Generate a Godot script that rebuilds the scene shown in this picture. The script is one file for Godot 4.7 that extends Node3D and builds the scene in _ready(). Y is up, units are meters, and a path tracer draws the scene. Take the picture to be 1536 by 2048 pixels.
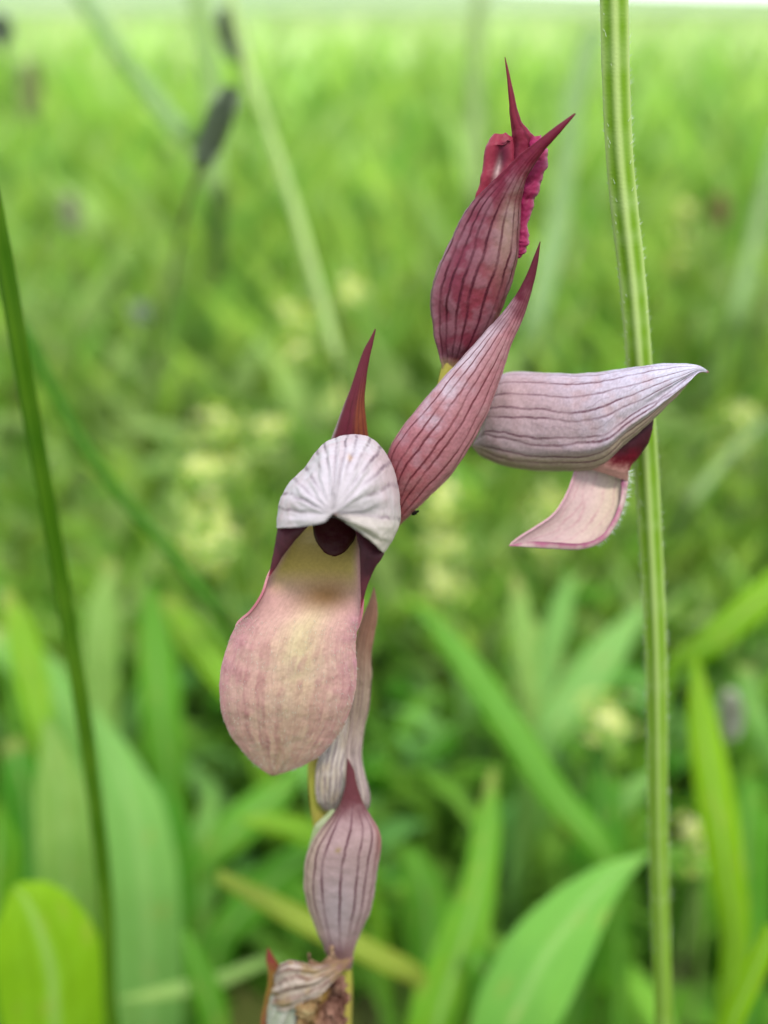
extends Node3D
# A tongue orchid in a meadow, seen close up from just above the grass.

const T := 0.52057          # tan of half the vertical field of view (55 degrees)
const EYE := Vector3(0, 0.27, 0)
const PITCH := 27.1
const MID := 0.1            # distance of the orchid in metres

var fx := Vector3.RIGHT
var fy := Vector3.UP
var fz := Vector3.FORWARD
var rng := RandomNumberGenerator.new()
var n1 := FastNoiseLite.new()
var n2 := FastNoiseLite.new()
var petal: StandardMaterial3D
var stalk_mat: StandardMaterial3D
var leaf_mat: StandardMaterial3D
var dry_mat: StandardMaterial3D
var hair_mat: StandardMaterial3D
var used := {}

# ------------------------------------------------------------ helpers
func at(px: float, py: float, depth: float) -> Vector3:
	return EYE + fx * ((px - 768.0) / 1024.0 * T * depth) - fy * ((py - 1024.0) / 1024.0 * T * depth) + fz * depth

func upright(py: float, d0: float) -> float:      # depth of an upright line that passes mid height at depth d0
	var s := (py - 1024.0) / 1024.0 * T
	var a := deg_to_rad(PITCH)
	return d0 + s * d0 / (cos(a) - s * sin(a)) * sin(a)

func op(px: float, py: float, dz := 0.0) -> Vector3:   # a point of the orchid: dz millimetres behind its leaning axis
	return at(px, py, lerpf(MID, upright(py, MID), 0.4) + dz * 0.001)

func numbered(called: String) -> String:
	if not used.has(called):
		used[called] = 0
		return called
	used[called] += 1
	return "%s_%03d" % [called, used[called]]

func tag(o: Node3D, label: String, category: String, group := "", kind := "") -> Node3D:
	if label: o.set_meta("label", label)
	if category: o.set_meta("category", category)
	if group: o.set_meta("group", group)
	if kind: o.set_meta("kind", kind)
	return o

func thing(called: String, label: String, category: String, where := Vector3.ZERO, group := "") -> Node3D:
	var o := Node3D.new()
	o.name = numbered(called)
	add_child(o, true)
	o.position = where
	return tag(o, label, category, group)

func origin_of(o: Node) -> Vector3:
	var p := Vector3.ZERO
	while o is Node3D and o != self:
		p += (o as Node3D).position
		o = o.get_parent()
	return p

func put(called: String, m: Mesh, mat: Material, parent: Node) -> MeshInstance3D:
	var o := MeshInstance3D.new()
	o.name = numbered(called) if parent == self else called
	o.mesh = m
	o.material_override = mat
	parent.add_child(o, true)
	return o

func cr(a: Array, t: float, k: int) -> float:      # Catmull-Rom through column k of the rows
	var n := a.size() - 1
	var i := clampi(int(t), 0, n - 1)
	if i == 0 or i == n - 1: return lerpf(a[i][k], a[i + 1][k], t - i)
	return cubic_interpolate(a[i][k], a[i + 1][k], a[maxi(i - 1, 0)][k], a[mini(i + 2, n)][k], t - i)

# Makes a petal from a grid of points: normals, relief along them, colours and a thin back.
func shell(pts: PackedVector3Array, nu: int, nv: int, col: Callable, disp: Callable, thick: float, origin: Vector3) -> ArrayMesh:
	var nr := _normals(pts, nu, nv)
	var mid := (nv / 2) * nu + nu / 2
	var s := -1.0 if nr[mid].dot(EYE - pts[mid]) < 0 else 1.0
	var cols := PackedColorArray()
	cols.resize(nu * nv)
	var p2 := pts.duplicate()
	for j in nv:
		var v := float(j) / (nv - 1)
		for i in nu:
			var u := 2.0 * i / (nu - 1) - 1.0
			var k := j * nu + i
			var q := pts[k] * 1000.0
			var a := n1.get_noise_3dv(q)
			var b := n2.get_noise_3dv(q)
			cols[k] = col.call(u, v, a, b)
			p2[k] = pts[k] + nr[k] * (s * 0.001 * disp.call(u, v, a, b) * minf(1.0, pts[j * nu].distance_to(pts[j * nu + nu / 2]) * 800.0))
	nr = _normals(p2, nu, nv)
	var V := PackedVector3Array()
	var N := PackedVector3Array()
	var C := PackedColorArray()
	for k in nu * nv:
		V.append(p2[k] - origin)
		N.append(nr[k] * s)
	C.append_array(cols)
	for k in nu * nv:
		var row := (k / nu) * nu
		var wide := pts[row].distance_to(pts[row + nu / 2])
		V.append(p2[k] - nr[k] * (s * minf(thick * 0.001, wide * 0.12)) - origin)
		N.append(nr[k] * -s)
	C.append_array(cols)
	var I := PackedInt32Array()
	var off := nu * nv
	for j in nv - 1:
		for i in nu - 1:
			var a := j * nu + i
			var f := [a, a + 1, a + nu, a + 1, a + nu + 1, a + nu]
			if s > 0: f = [a, a + nu, a + 1, a + 1, a + nu, a + nu + 1]
			for x in f: I.append(x)
			for x in 6: I.append(f[5 - x] + off)
	for j in nv - 1:
		for e in [[j * nu, 1], [j * nu + nu - 1, -1]]: rim(V, N, C, I, e[0], e[0] + nu, off, e[0] + e[1])
	for i in nu - 1:
		for e in [[i, nu], [(nv - 1) * nu + i, -nu]]: rim(V, N, C, I, e[0], e[0] + 1, off, e[0] + e[1])
	return pack(V, N, C, I)

func rim(V: PackedVector3Array, N: PackedVector3Array, C: PackedColorArray, I: PackedInt32Array, a: int, b: int, off: int, inner: int) -> void:
	var n := ((V[b] - V[a]) * 1000.0).cross((V[a + off] - V[a]) * 1000.0).normalized()
	var flip := n.dot(V[a] - V[inner]) < 0
	if flip: n = -n
	var k := V.size()
	for q in [a, b, a + off, b + off]:
		V.append(V[q])
		N.append(n)
		C.append(C[q])
	for q in ([0, 1, 2, 1, 3, 2] if flip else [0, 2, 1, 1, 2, 3]): I.append(k + q)

func pack(V: PackedVector3Array, N: PackedVector3Array, C: PackedColorArray, I: PackedInt32Array) -> ArrayMesh:
	var arr := []
	arr.resize(Mesh.ARRAY_MAX)
	arr[Mesh.ARRAY_VERTEX] = V
	arr[Mesh.ARRAY_NORMAL] = N
	arr[Mesh.ARRAY_COLOR] = C
	arr[Mesh.ARRAY_INDEX] = I
	var m := ArrayMesh.new()
	m.add_surface_from_arrays(Mesh.PRIMITIVE_TRIANGLES, arr)
	return m

func _normals(p: PackedVector3Array, nu: int, nv: int) -> PackedVector3Array:
	var out := PackedVector3Array()
	out.resize(nu * nv)
	for j in nv:
		var j0 := maxi(j - 1, 0) * nu
		var j1 := mini(j + 1, nv - 1) * nu
		for i in nu:
			var du := p[j * nu + mini(i + 1, nu - 1)] - p[j * nu + maxi(i - 1, 0)]
			var dv := p[j1 + i] - p[j0 + i]
			var n := (du * 1000.0).cross(dv * 1000.0)
			out[j * nu + i] = n.normalized() if n.length_squared() > 1e-12 else -fz
	return out

# Rows [xl, yl, xr, yr, z, bulge]: a sheet bent round its long axis from angle a0 to a1 (degrees, 0 faces the viewer's side).
func loft(parent: Node, called: String, rows: Array, nu: int, nv: int, a0: float, a1: float, mat: Material, col: Callable, disp: Callable, thick := 0.22) -> MeshInstance3D:
	var pts := PackedVector3Array()
	for j in nv:
		var t := float(j) / (nv - 1) * (rows.size() - 1)
		var xl := cr(rows, t, 0)
		var yl := cr(rows, t, 1)
		var xr := cr(rows, t, 2)
		var yr := cr(rows, t, 3)
		var z := cr(rows, t, 4)
		var b := cr(rows, t, 5)
		var half := 0.5 * Vector2(xr - xl, yr - yl).length() * 0.05
		for i in nu:
			var th := deg_to_rad(lerpf(a0, a1, float(i) / (nu - 1)))
			var w := 0.5 + 0.5 * sin(th)
			pts.append(op(lerpf(xl, xr, w), lerpf(yl, yr, w), z - b * half * cos(th)))
	return put(called, shell(pts, nu, nv, col, disp, thick, origin_of(parent)), mat, parent)

# Control net of [x, y, z] rows.
func net(parent: Node, called: String, rows: Array, nu: int, nv: int, mat: Material, col: Callable, disp: Callable, thick := 0.22) -> MeshInstance3D:
	var pts := PackedVector3Array()
	for j in nv:
		var t := float(j) / (nv - 1) * (rows.size() - 1)
		var line := []
		for k in rows[0].size():
			var c := []
			for r in rows: c.append(r[k])
			line.append([cr(c, t, 0), cr(c, t, 1), cr(c, t, 2)])
		for i in nu:
			var s := float(i) / (nu - 1) * (line.size() - 1)
			pts.append(op(cr(line, s, 0), cr(line, s, 1), cr(line, s, 2)))
	return put(called, shell(pts, nu, nv, col, disp, thick, origin_of(parent)), mat, parent)

func vein(u: float, v: float, at_u: Array, w: float, wob := 0.03) -> float:
	var best := 0.0
	for k in at_u.size():
		var c: float = at_u[k] + wob * n1.get_noise_2d(v * 10.0 + k * 31.0, k * 17.0) + 0.22 * wob * n1.get_noise_2d(v * 40.0, k * 11.0)
		var d := absf(u - c)
		if d < w: best = maxf(best, (1.0 - smoothstep(w * 0.35, w, d)) * clampf(0.85 + 0.6 * n1.get_noise_2d(v * 13.0 + 70.0, k * 23.0), 0.25, 1.0))
	return best

func hill(x: float, c: float, w: float) -> float:
	return exp(-pow((x - c) / w, 2.0))

# A round stalk through world points: ribs, taper, colours by lambda(angle 0..1, along 0..1, noise).
func tube(parent: Node, called: String, path: Array, rad: Array, seg: int, steps: int, ribs: int, rib: float, mat: Material, col: Callable) -> MeshInstance3D:
	var c := Curve3D.new()
	var origin := origin_of(parent)
	for k in path.size():
		var t: Vector3 = (path[mini(k + 1, path.size() - 1)] - path[maxi(k - 1, 0)]) / 6.0
		var a: Vector3 = t.normalized() * (path[k] - path[maxi(k - 1, 0)]).length() / 3.0
		var b: Vector3 = t.normalized() * (path[mini(k + 1, path.size() - 1)] - path[k]).length() / 3.0
		c.add_point(path[k] * 100.0, -a * 100.0, b * 100.0)
	c.bake_interval = 0.05
	var L := c.get_baked_length()
	var V := PackedVector3Array()
	var N := PackedVector3Array()
	var C := PackedColorArray()
	var I := PackedInt32Array()
	for j in steps + 1:
		var t := float(j) / steps
		var p := c.sample_baked(L * t, true) / 100.0
		var d := (c.sample_baked(minf(L, L * t + 0.05), true) - c.sample_baked(maxf(0, L * t - 0.05), true)).normalized()
		var x := d.cross(fz).normalized()
		var y := x.cross(d).normalized()
		var rt := t * (rad.size() - 1)
		var ri := mini(int(rt), rad.size() - 2)
		var r: float = lerpf(rad[ri], rad[ri + 1], rt - ri)
		for i in seg + 1:
			var ang := TAU * i / seg
			var rr := r * (1.0 + rib * cos(ang * ribs + 0.5) + 0.05 * n1.get_noise_2d(t * 60.0, i * 3.0))
			var dir := x * cos(ang) + y * sin(ang)
			V.append(p + dir * rr - origin)
			N.append((dir + (x * -sin(ang) + y * cos(ang)) * (rib * ribs * sin(ang * ribs + 0.5))).normalized())
			C.append(col.call(float(i) / seg, t, n1.get_noise_3d(p.x * 900, p.y * 900, p.z * 900)))
	for j in steps:
		for i in seg:
			var a := j * (seg + 1) + i
			for q in [a, a + 1, a + seg + 1, a + 1, a + seg + 2, a + seg + 1]: I.append(q)
	return put(called, pack(V, N, C, I), mat, parent)

# A leaf blade through [px, py, depth, width in px, twist degrees]; it goes on down into the ground.
func blade(parent: Node, called: String, path: Array, c0: Color, c1: Color, fold := 0.25, ground := true) -> MeshInstance3D:
	var c := Curve3D.new()
	var W := []
	var pts := []
	for q in path:
		pts.append(at(q[0], q[1], q[2]))
		W.append([q[3] / 1024.0 * T * q[2], deg_to_rad(q[4] if q.size() > 4 else 0.0)])
	if ground and pts[-1].y > 0.005:
		var g: Vector3 = pts[-1]
		var dn: Vector3 = pts[-1] - pts[-2]
		dn = Vector3(dn.x, 0, dn.z).limit_length(0.012)
		pts.append(Vector3(g.x + dn.x, -0.004, g.z + dn.z))
		W.append([W[-1][0] * 0.6, W[-1][1]])
	for k in pts.size():
		var t: Vector3 = (pts[mini(k + 1, pts.size() - 1)] - pts[maxi(k - 1, 0)]).normalized()
		c.add_point(pts[k] * 100.0, -t * (pts[k] - pts[maxi(k - 1, 0)]).length() * 33.0, t * (pts[mini(k + 1, pts.size() - 1)] - pts[k]).length() * 33.0)
	c.bake_interval = 0.1
	var L := c.get_baked_length()
	var cum := [0.0]
	for k in pts.size() - 1: cum.append(cum[-1] + pts[k].distance_to(pts[k + 1]))
	var nv := 48
	var nu := 13
	var P := PackedVector3Array()
	for j in nv:
		var t := float(j) / (nv - 1)
		var p := c.sample_baked(L * t, true) / 100.0
		var d := (c.sample_baked(minf(L, L * t + 0.2), true) - c.sample_baked(maxf(0, L * t - 0.2), true)).normalized()
		var want: float = t * cum[-1]
		var seg := 0
		while seg < cum.size() - 2 and cum[seg + 1] < want: seg += 1
		var tt: float = seg + clampf((want - cum[seg]) / maxf(cum[seg + 1] - cum[seg], 1e-6), 0, 1)
		var w := maxf(cr(W, tt, 0), 0.0001)
		var look := (p - EYE).normalized()
		var x := d.cross(look).normalized().rotated(d, cr(W, tt, 1))
		var y := x.cross(d).normalized()
		for i in nu:
			var u := 2.0 * i / (nu - 1) - 1.0
			P.append(p + x * (u * w * 0.5) + y * (absf(u) * absf(u) * w * fold + 0.0004 * n1.get_noise_2d(t * 70.0, u * 30.0)))
	var dark := c0.lerp(c1, 0.5) * 0.72
	var dry := 0.6 if rng.randf() < 0.3 else 0.0
	return put(called, shell(P, nu, nv, func(u, v, a, b):
		var k := c0.lerp(c1, clampf(v + a * 0.5, 0, 1))
		var line := 0.5 + 0.5 * cos(u * 17.0)
		k = k.lerp(dark, 0.55 * line * line + 0.25 * clampf(b, 0, 1))
		k = k.lerp(Color(0.30, 0.24, 0.08), (1.0 - smoothstep(0.0, 0.05, v + 0.04 * a)) * dry)
		k = k.lerp(Color(0.30, 0.27, 0.06), smoothstep(0.45, 0.6, b) * 0.5)
		return k.lerp(Color(0.3, 0.42, 0.16), 0.4 * (1.0 - smoothstep(0.02, 0.1, absf(u)))),
		func(_u, _v, _a, _b): return 0.0, 0.2, origin_of(parent)), leaf_mat, parent)

# Fine hairs: cones from points along directions, one mesh.
func hairs(parent: Node, called: String, from: Array, mat: Material) -> void:
	var V := PackedVector3Array()
	var N := PackedVector3Array()
	var C := PackedColorArray()
	var I := PackedInt32Array()
	var o := origin_of(parent)
	for h in from:
		var d: Vector3 = h[1]
		var x := d.cross(fz if absf(d.normalized().dot(fz)) < 0.9 else fx).normalized()
		var y := x.cross(d).normalized()
		var b := V.size()
		for k in 3:
			var dir := x * cos(TAU * k / 3) + y * sin(TAU * k / 3)
			V.append(h[0] + dir * h[2] - o)
			N.append(dir)
			C.append(Color.WHITE)
		V.append(h[0] + d - o)
		N.append(d.normalized())
		C.append(Color.WHITE)
		for k in 3:
			for q in [b + k, b + (k + 1) % 3, b + 3]: I.append(q)
	tag(put(called, pack(V, N, C, I), mat, parent), "", "", "", "stuff")

func material(rough: float, back: float, back_tint: Color, grain: NoiseTexture2D, tile: float, height: float) -> StandardMaterial3D:
	var m := StandardMaterial3D.new()
	m.vertex_color_use_as_albedo = true
	m.roughness = rough
	m.metallic_specular = 0.4
	m.cull_mode = BaseMaterial3D.CULL_DISABLED
	if back > 0:
		m.backlight_enabled = true
		m.backlight = Color(back_tint.r * back, back_tint.g * back, back_tint.b * back)
	if grain:
		m.uv1_triplanar = true
		m.uv1_scale = Vector3.ONE / tile
		m.heightmap_enabled = true
		m.heightmap_texture = grain
		m.heightmap_scale = height
	return m

# ------------------------------------------------------------ the scene
func _ready() -> void:
	rng.seed = 77
	var cam := Camera3D.new()
	cam.name = "camera"
	var lens := CameraAttributesPhysical.new()
	lens.frustum_focal_length = 12.0 / T
	lens.frustum_focus_distance = 0.0965
	lens.frustum_near = 0.01
	lens.frustum_far = 900.0
	lens.exposure_aperture = 6.9
	cam.attributes = lens
	add_child(cam)
	cam.position = EYE
	cam.rotation_degrees = Vector3(-PITCH, 0, 0)
	cam.fov = rad_to_deg(2.0 * atan(T))
	cam.near = 0.01
	cam.far = 900.0
	fx = cam.basis.x
	fy = cam.basis.y
	fz = -cam.basis.z

	var env := Environment.new()
	var sky_m := ProceduralSkyMaterial.new()
	sky_m.sky_top_color = Color(0.90, 0.94, 0.99)
	sky_m.sky_horizon_color = Color(0.88, 0.92, 0.93)
	sky_m.sky_curve = 0.2
	sky_m.ground_bottom_color = Color(0.25, 0.3, 0.2)
	sky_m.ground_horizon_color = Color(0.6, 0.65, 0.55)
	sky_m.sky_energy_multiplier = 1.0
	var sky := Sky.new()
	sky.sky_material = sky_m
	env.background_mode = Environment.BG_SKY
	env.sky = sky
	env.tonemap_mode = Environment.TONE_MAPPER_LINEAR
	env.tonemap_exposure = 3.3
	env.sdfgi_enabled = true
	env.ssao_enabled = true
	env.ssil_enabled = true
	var we := WorldEnvironment.new()
	we.name = "world"
	we.environment = env
	add_child(we)
	var sun := DirectionalLight3D.new()
	sun.name = "sun"
	sun.light_energy = 0.6
	sun.light_angular_distance = 10.0
	sun.light_color = Color(1.0, 0.98, 0.94)
	sun.shadow_enabled = true
	sun.rotation_degrees = Vector3(-62, 25, 0)
	add_child(sun)

	n1.noise_type = FastNoiseLite.TYPE_SIMPLEX
	n1.frequency = 0.35
	n1.seed = 5
	n2.noise_type = FastNoiseLite.TYPE_SIMPLEX_SMOOTH
	n2.frequency = 2.2
	n2.fractal_type = FastNoiseLite.FRACTAL_FBM
	n2.fractal_octaves = 2
	n2.seed = 9
	var gn := FastNoiseLite.new()
	gn.noise_type = FastNoiseLite.TYPE_CELLULAR
	gn.frequency = 0.06
	gn.fractal_octaves = 2
	var grain := NoiseTexture2D.new()
	grain.width = 256
	grain.height = 256
	grain.seamless = true
	grain.noise = gn
	petal = material(0.48, 0.6, Color(1, 0.86, 0.84), grain, 0.0035, 0.0016)
	petal.albedo_color = Color(0.44, 0.43, 0.43).linear_to_srgb()
	petal.rim_enabled = true
	petal.rim = 0.03
	petal.metallic_specular = 0.22
	stalk_mat = material(0.55, 0.0, Color.WHITE, grain, 0.005, 0.003)
	stalk_mat.albedo_color = Color(0.46, 0.46, 0.46).linear_to_srgb()
	stalk_mat.metallic_specular = 0.12
	leaf_mat = material(0.55, 1.0, Color(0.95, 1.0, 0.3), null, 1.0, 0.0)
	leaf_mat.metallic_specular = 0.25
	dry_mat = material(0.8, 0.2, Color(1, 0.8, 0.6), grain, 0.005, 0.006)
	dry_mat.albedo_color = Color(0.36, 0.36, 0.36).linear_to_srgb()
	dry_mat.metallic_specular = 0.15
	hair_mat = material(0.4, 0.6, Color.WHITE, null, 1.0, 0.0)
	hair_mat.albedo_color = Color(0.62, 0.64, 0.6)

	ground()
	hill_side()
	meadow()
	background_plants()
	near_leaves()
	stalks()
	orchid()
	insect()

func ground() -> void:
	var m := StandardMaterial3D.new()
	var nt := NoiseTexture2D.new()
	var n := FastNoiseLite.new()
	n.frequency = 0.02
	n.fractal_octaves = 5
	nt.noise = n
	nt.width = 512
	nt.height = 512
	nt.seamless = true
	var g := Gradient.new()
	g.set_color(0, Color(0.38, 0.46, 0.17))
	g.set_color(1, Color(0.54, 0.66, 0.26))
	nt.color_ramp = g
	m.albedo_texture = nt
	m.roughness = 0.95
	m.uv1_scale = Vector3.ONE * 3.0
	m.uv1_triplanar = true
	m.uv1_world_triplanar = true
	m.vertex_color_use_as_albedo = true
	var V := PackedVector3Array()
	var N := PackedVector3Array()
	var C := PackedColorArray()
	var I := PackedInt32Array()
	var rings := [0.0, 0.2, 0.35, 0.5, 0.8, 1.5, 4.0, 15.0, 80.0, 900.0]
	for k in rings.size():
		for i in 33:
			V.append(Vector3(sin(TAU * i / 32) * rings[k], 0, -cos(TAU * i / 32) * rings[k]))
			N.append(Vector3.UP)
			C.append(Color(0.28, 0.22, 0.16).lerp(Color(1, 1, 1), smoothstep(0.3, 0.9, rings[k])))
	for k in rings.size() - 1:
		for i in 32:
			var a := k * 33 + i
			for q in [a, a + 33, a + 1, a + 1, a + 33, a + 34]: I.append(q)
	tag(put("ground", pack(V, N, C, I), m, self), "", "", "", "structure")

func hill_side() -> void:
	var V := PackedVector3Array()
	var N := PackedVector3Array()
	var C := PackedColorArray()
	var I := PackedInt32Array()
	for j in 25:
		for i in 61:
			var x := lerpf(-260, 160, i / 60.0)
			var z := lerpf(-70, -230, j / 24.0)
			var up := (7.0 * exp(-pow((x + 95) / 95.0, 2.0)) + 1.2) * pow(sin(PI * j / 24.0), 0.8) + 0.4 * n1.get_noise_2d(x * 0.3, z * 0.3)
			V.append(Vector3(x, up - 0.35, z))
			C.append(Color(0.10, 0.155, 0.055).lerp(Color(0.14, 0.185, 0.085), 0.5 + n1.get_noise_2d(x * 0.5, z * 0.5)))
			N.append(Vector3(0, 1, 0.1).normalized())
	for j in 24:
		for i in 60:
			var a := j * 61 + i
			for q in [a, a + 61, a + 1, a + 1, a + 61, a + 62]: I.append(q)
	var m := material(0.9, 0.0, Color.WHITE, null, 1.0, 0.0)
	tag(put("hill", pack(V, N, C, I), m, self), "", "", "", "structure")

# ------------------------------------------------------------ meadow (uncountable)
func blade_mesh(w: float, bend: float, wide_at: float) -> ArrayMesh:
	var V := PackedVector3Array()
	var N := PackedVector3Array()
	var C := PackedColorArray()
	var I := PackedInt32Array()
	for j in 8:
		var t := j / 7.0
		var ww := w * pow(sin(PI * clampf(0.12 + t * 0.88, 0, 1) if wide_at > 0 else PI * (0.5 + 0.5 * t)), 0.8) + 0.0001
		var a := bend * t * t
		var p := Vector3(0, t * cos(a * 0.6), t * sin(a * 0.6))
		for s in [-1.0, 0.0, 1.0]:
			V.append(p + Vector3(s * ww * 0.5, 0, absf(s) * ww * 0.2))
			N.append(Vector3(s * 0.35, sin(a), -cos(a)).normalized())
			C.append(Color.WHITE * (1.0 if s != 0.0 else 1.15))
	for j in 7:
		for s in 2:
			var a := j * 3 + s
			for q in [a, a + 1, a + 3, a + 1, a + 4, a + 3]: I.append(q)
	return pack(V, N, C, I)

func scatter(called: String, m: Mesh, count: int, r0: float, r1: float, hmin: float, hmax: float, lean: float, wmul: float, tones: Array, grow: float) -> void:
	var mm := MultiMesh.new()
	mm.transform_format = MultiMesh.TRANSFORM_3D
	mm.use_colors = true
	mm.mesh = m
	mm.instance_count = count
	for k in count:
		var r := r0 * pow(r1 / r0, rng.randf())
		var x := rng.randf_range(-0.62, 0.62) * r + rng.randf_range(-0.12, 0.12)
		var h := rng.randf_range(hmin, hmax) * (1.0 + 0.3 * n1.get_noise_2d(x * 14.0, r * 14.0))
		if wmul > 0.002:
			h = minf(h, ((0.045 + 0.22 * (r - 0.16)) if r < 0.42 else 0.075 + 0.125 * r) * rng.randf_range(0.75, 1.25))
		else:
			h = minf(h, (0.10 + 0.05 * r) * rng.randf_range(0.7, 1.2))
		var wx := wmul * (1.0 + grow * r) * rng.randf_range(0.7, 1.3)
		var b := Basis.from_euler(Vector3(rng.randf_range(-lean, lean), rng.randf() * TAU, rng.randf_range(-lean, lean)))
		b = b * Basis.from_scale(Vector3(wx, h, h))
		mm.set_instance_transform(k, Transform3D(b, Vector3(x, 0, -r)))
		var tone: Color = tones[rng.randi() % tones.size()]
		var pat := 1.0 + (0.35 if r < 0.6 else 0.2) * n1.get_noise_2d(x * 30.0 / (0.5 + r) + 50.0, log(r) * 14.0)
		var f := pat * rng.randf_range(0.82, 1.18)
		tone = tone.lerp(Color(0.44, 0.54, 0.26), 0.42 * smoothstep(0.5, 6.0, r))  # far blades turn paler: distance haze painted into their colour
		f *= lerpf(1.0, 1.28, smoothstep(0.35, 1.2, r)) * lerpf(1.0, 0.62, smoothstep(2.0, 12.0, r))  # brightening of the middle distance painted in, eased off far away
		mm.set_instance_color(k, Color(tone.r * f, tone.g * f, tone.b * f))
	var o := MultiMeshInstance3D.new()
	o.name = numbered(called)
	o.multimesh = mm
	o.material_override = leaf_mat
	add_child(o, true)
	tag(o, "", "", "", "stuff")

func meadow() -> void:
	var bright := [Color(0.21, 0.35, 0.045), Color(0.26, 0.39, 0.06), Color(0.14, 0.28, 0.04), Color(0.27, 0.39, 0.11)]
	var mint := [Color(0.24, 0.38, 0.10), Color(0.20, 0.35, 0.06), Color(0.30, 0.42, 0.13)]
	var pale := [Color(0.36, 0.46, 0.18), Color(0.42, 0.46, 0.24), Color(0.30, 0.45, 0.14)]
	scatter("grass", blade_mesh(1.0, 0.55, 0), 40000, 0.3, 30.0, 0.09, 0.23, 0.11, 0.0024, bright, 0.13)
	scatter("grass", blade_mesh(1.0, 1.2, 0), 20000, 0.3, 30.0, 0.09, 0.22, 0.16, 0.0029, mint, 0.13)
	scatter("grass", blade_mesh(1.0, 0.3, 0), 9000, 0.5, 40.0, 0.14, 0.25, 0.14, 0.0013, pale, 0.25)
	scatter("grass", blade_mesh(1.0, 0.8, 0), 14000, 2.0, 60.0, 0.15, 0.25, 0.16, 0.0014, [Color(0.52, 0.56, 0.36), Color(0.58, 0.58, 0.42), Color(0.44, 0.54, 0.28)], 0.3)  # whitish far grass, with the haze near the horizon put into its colour
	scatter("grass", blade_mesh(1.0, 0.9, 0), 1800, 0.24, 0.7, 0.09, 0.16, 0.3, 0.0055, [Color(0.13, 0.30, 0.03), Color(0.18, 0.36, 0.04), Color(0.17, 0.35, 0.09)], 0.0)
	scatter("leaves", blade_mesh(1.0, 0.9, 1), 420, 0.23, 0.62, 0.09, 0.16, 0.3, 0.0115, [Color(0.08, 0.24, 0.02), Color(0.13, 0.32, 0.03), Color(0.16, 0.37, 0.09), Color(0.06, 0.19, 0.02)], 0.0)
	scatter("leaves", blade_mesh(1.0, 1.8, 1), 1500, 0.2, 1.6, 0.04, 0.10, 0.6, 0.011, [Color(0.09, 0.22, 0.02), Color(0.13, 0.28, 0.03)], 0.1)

# ------------------------------------------------------------ single background plants
func yellow_plant(px: float, py: float, d: float, n: int, label: String) -> void:
	var top := at(px, py, d)
	var base := Vector3(top.x + 0.01, 0, top.z - 0.01)
	var t := thing("yellow_wildflower", label, "wildflower", base, "yellow wildflowers in the meadow")
	tube(t, "stem", [base, base.lerp(top, 0.5) + Vector3(0.004, 0, 0), top], [0.0009, 0.0006], 6, 10, 2, 0.1, stalk_mat, func(_a, _v, _n): return Color(0.18, 0.30, 0.06))
	for k in n:
		var st := SurfaceTool.new()
		st.begin(Mesh.PRIMITIVE_TRIANGLES)
		var cy := top - Vector3(0, 0.0135 * k, 0)
		for f in 40:
			var dir := Vector3(rng.randfn(), rng.randfn() * 0.8, rng.randfn()).normalized()
			var c := cy + dir * rng.randf_range(0.002, 0.0095) - base
			var x := dir.cross(Vector3(0.3, 0.9, 0.2)).normalized()
			var y := x.cross(dir)
			var tint := Color(0.58, 0.56, 0.27).lerp(Color(0.40, 0.44, 0.16), rng.randf() * 0.7)
			for p in 4:
				var e := x * cos(TAU * p / 4) + y * sin(TAU * p / 4)
				var s := e.cross(dir)
				for q in [Vector3.ZERO, e * 0.0011 + s * 0.0005, e * 0.0021, Vector3.ZERO, e * 0.0021, e * 0.0011 - s * 0.0005]:
					st.set_color(tint)
					st.add_vertex(c + q)
		st.generate_normals()
		put("flower_cluster", st.commit(), leaf_mat, t)
		for q in 4:
			var a := TAU * q / 4 + k
			var lf := put("leaf", blade_mesh(0.45, 1.2, 1), leaf_mat, t)
			lf.position = cy - base - Vector3(0, 0.002, 0)
			lf.basis = Basis(Vector3.UP, a) * Basis(Vector3.RIGHT, 1.0) * Basis.from_scale(Vector3.ONE * 0.007)
			lf.material_override = pale_leaf

var pale_leaf: StandardMaterial3D

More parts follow.
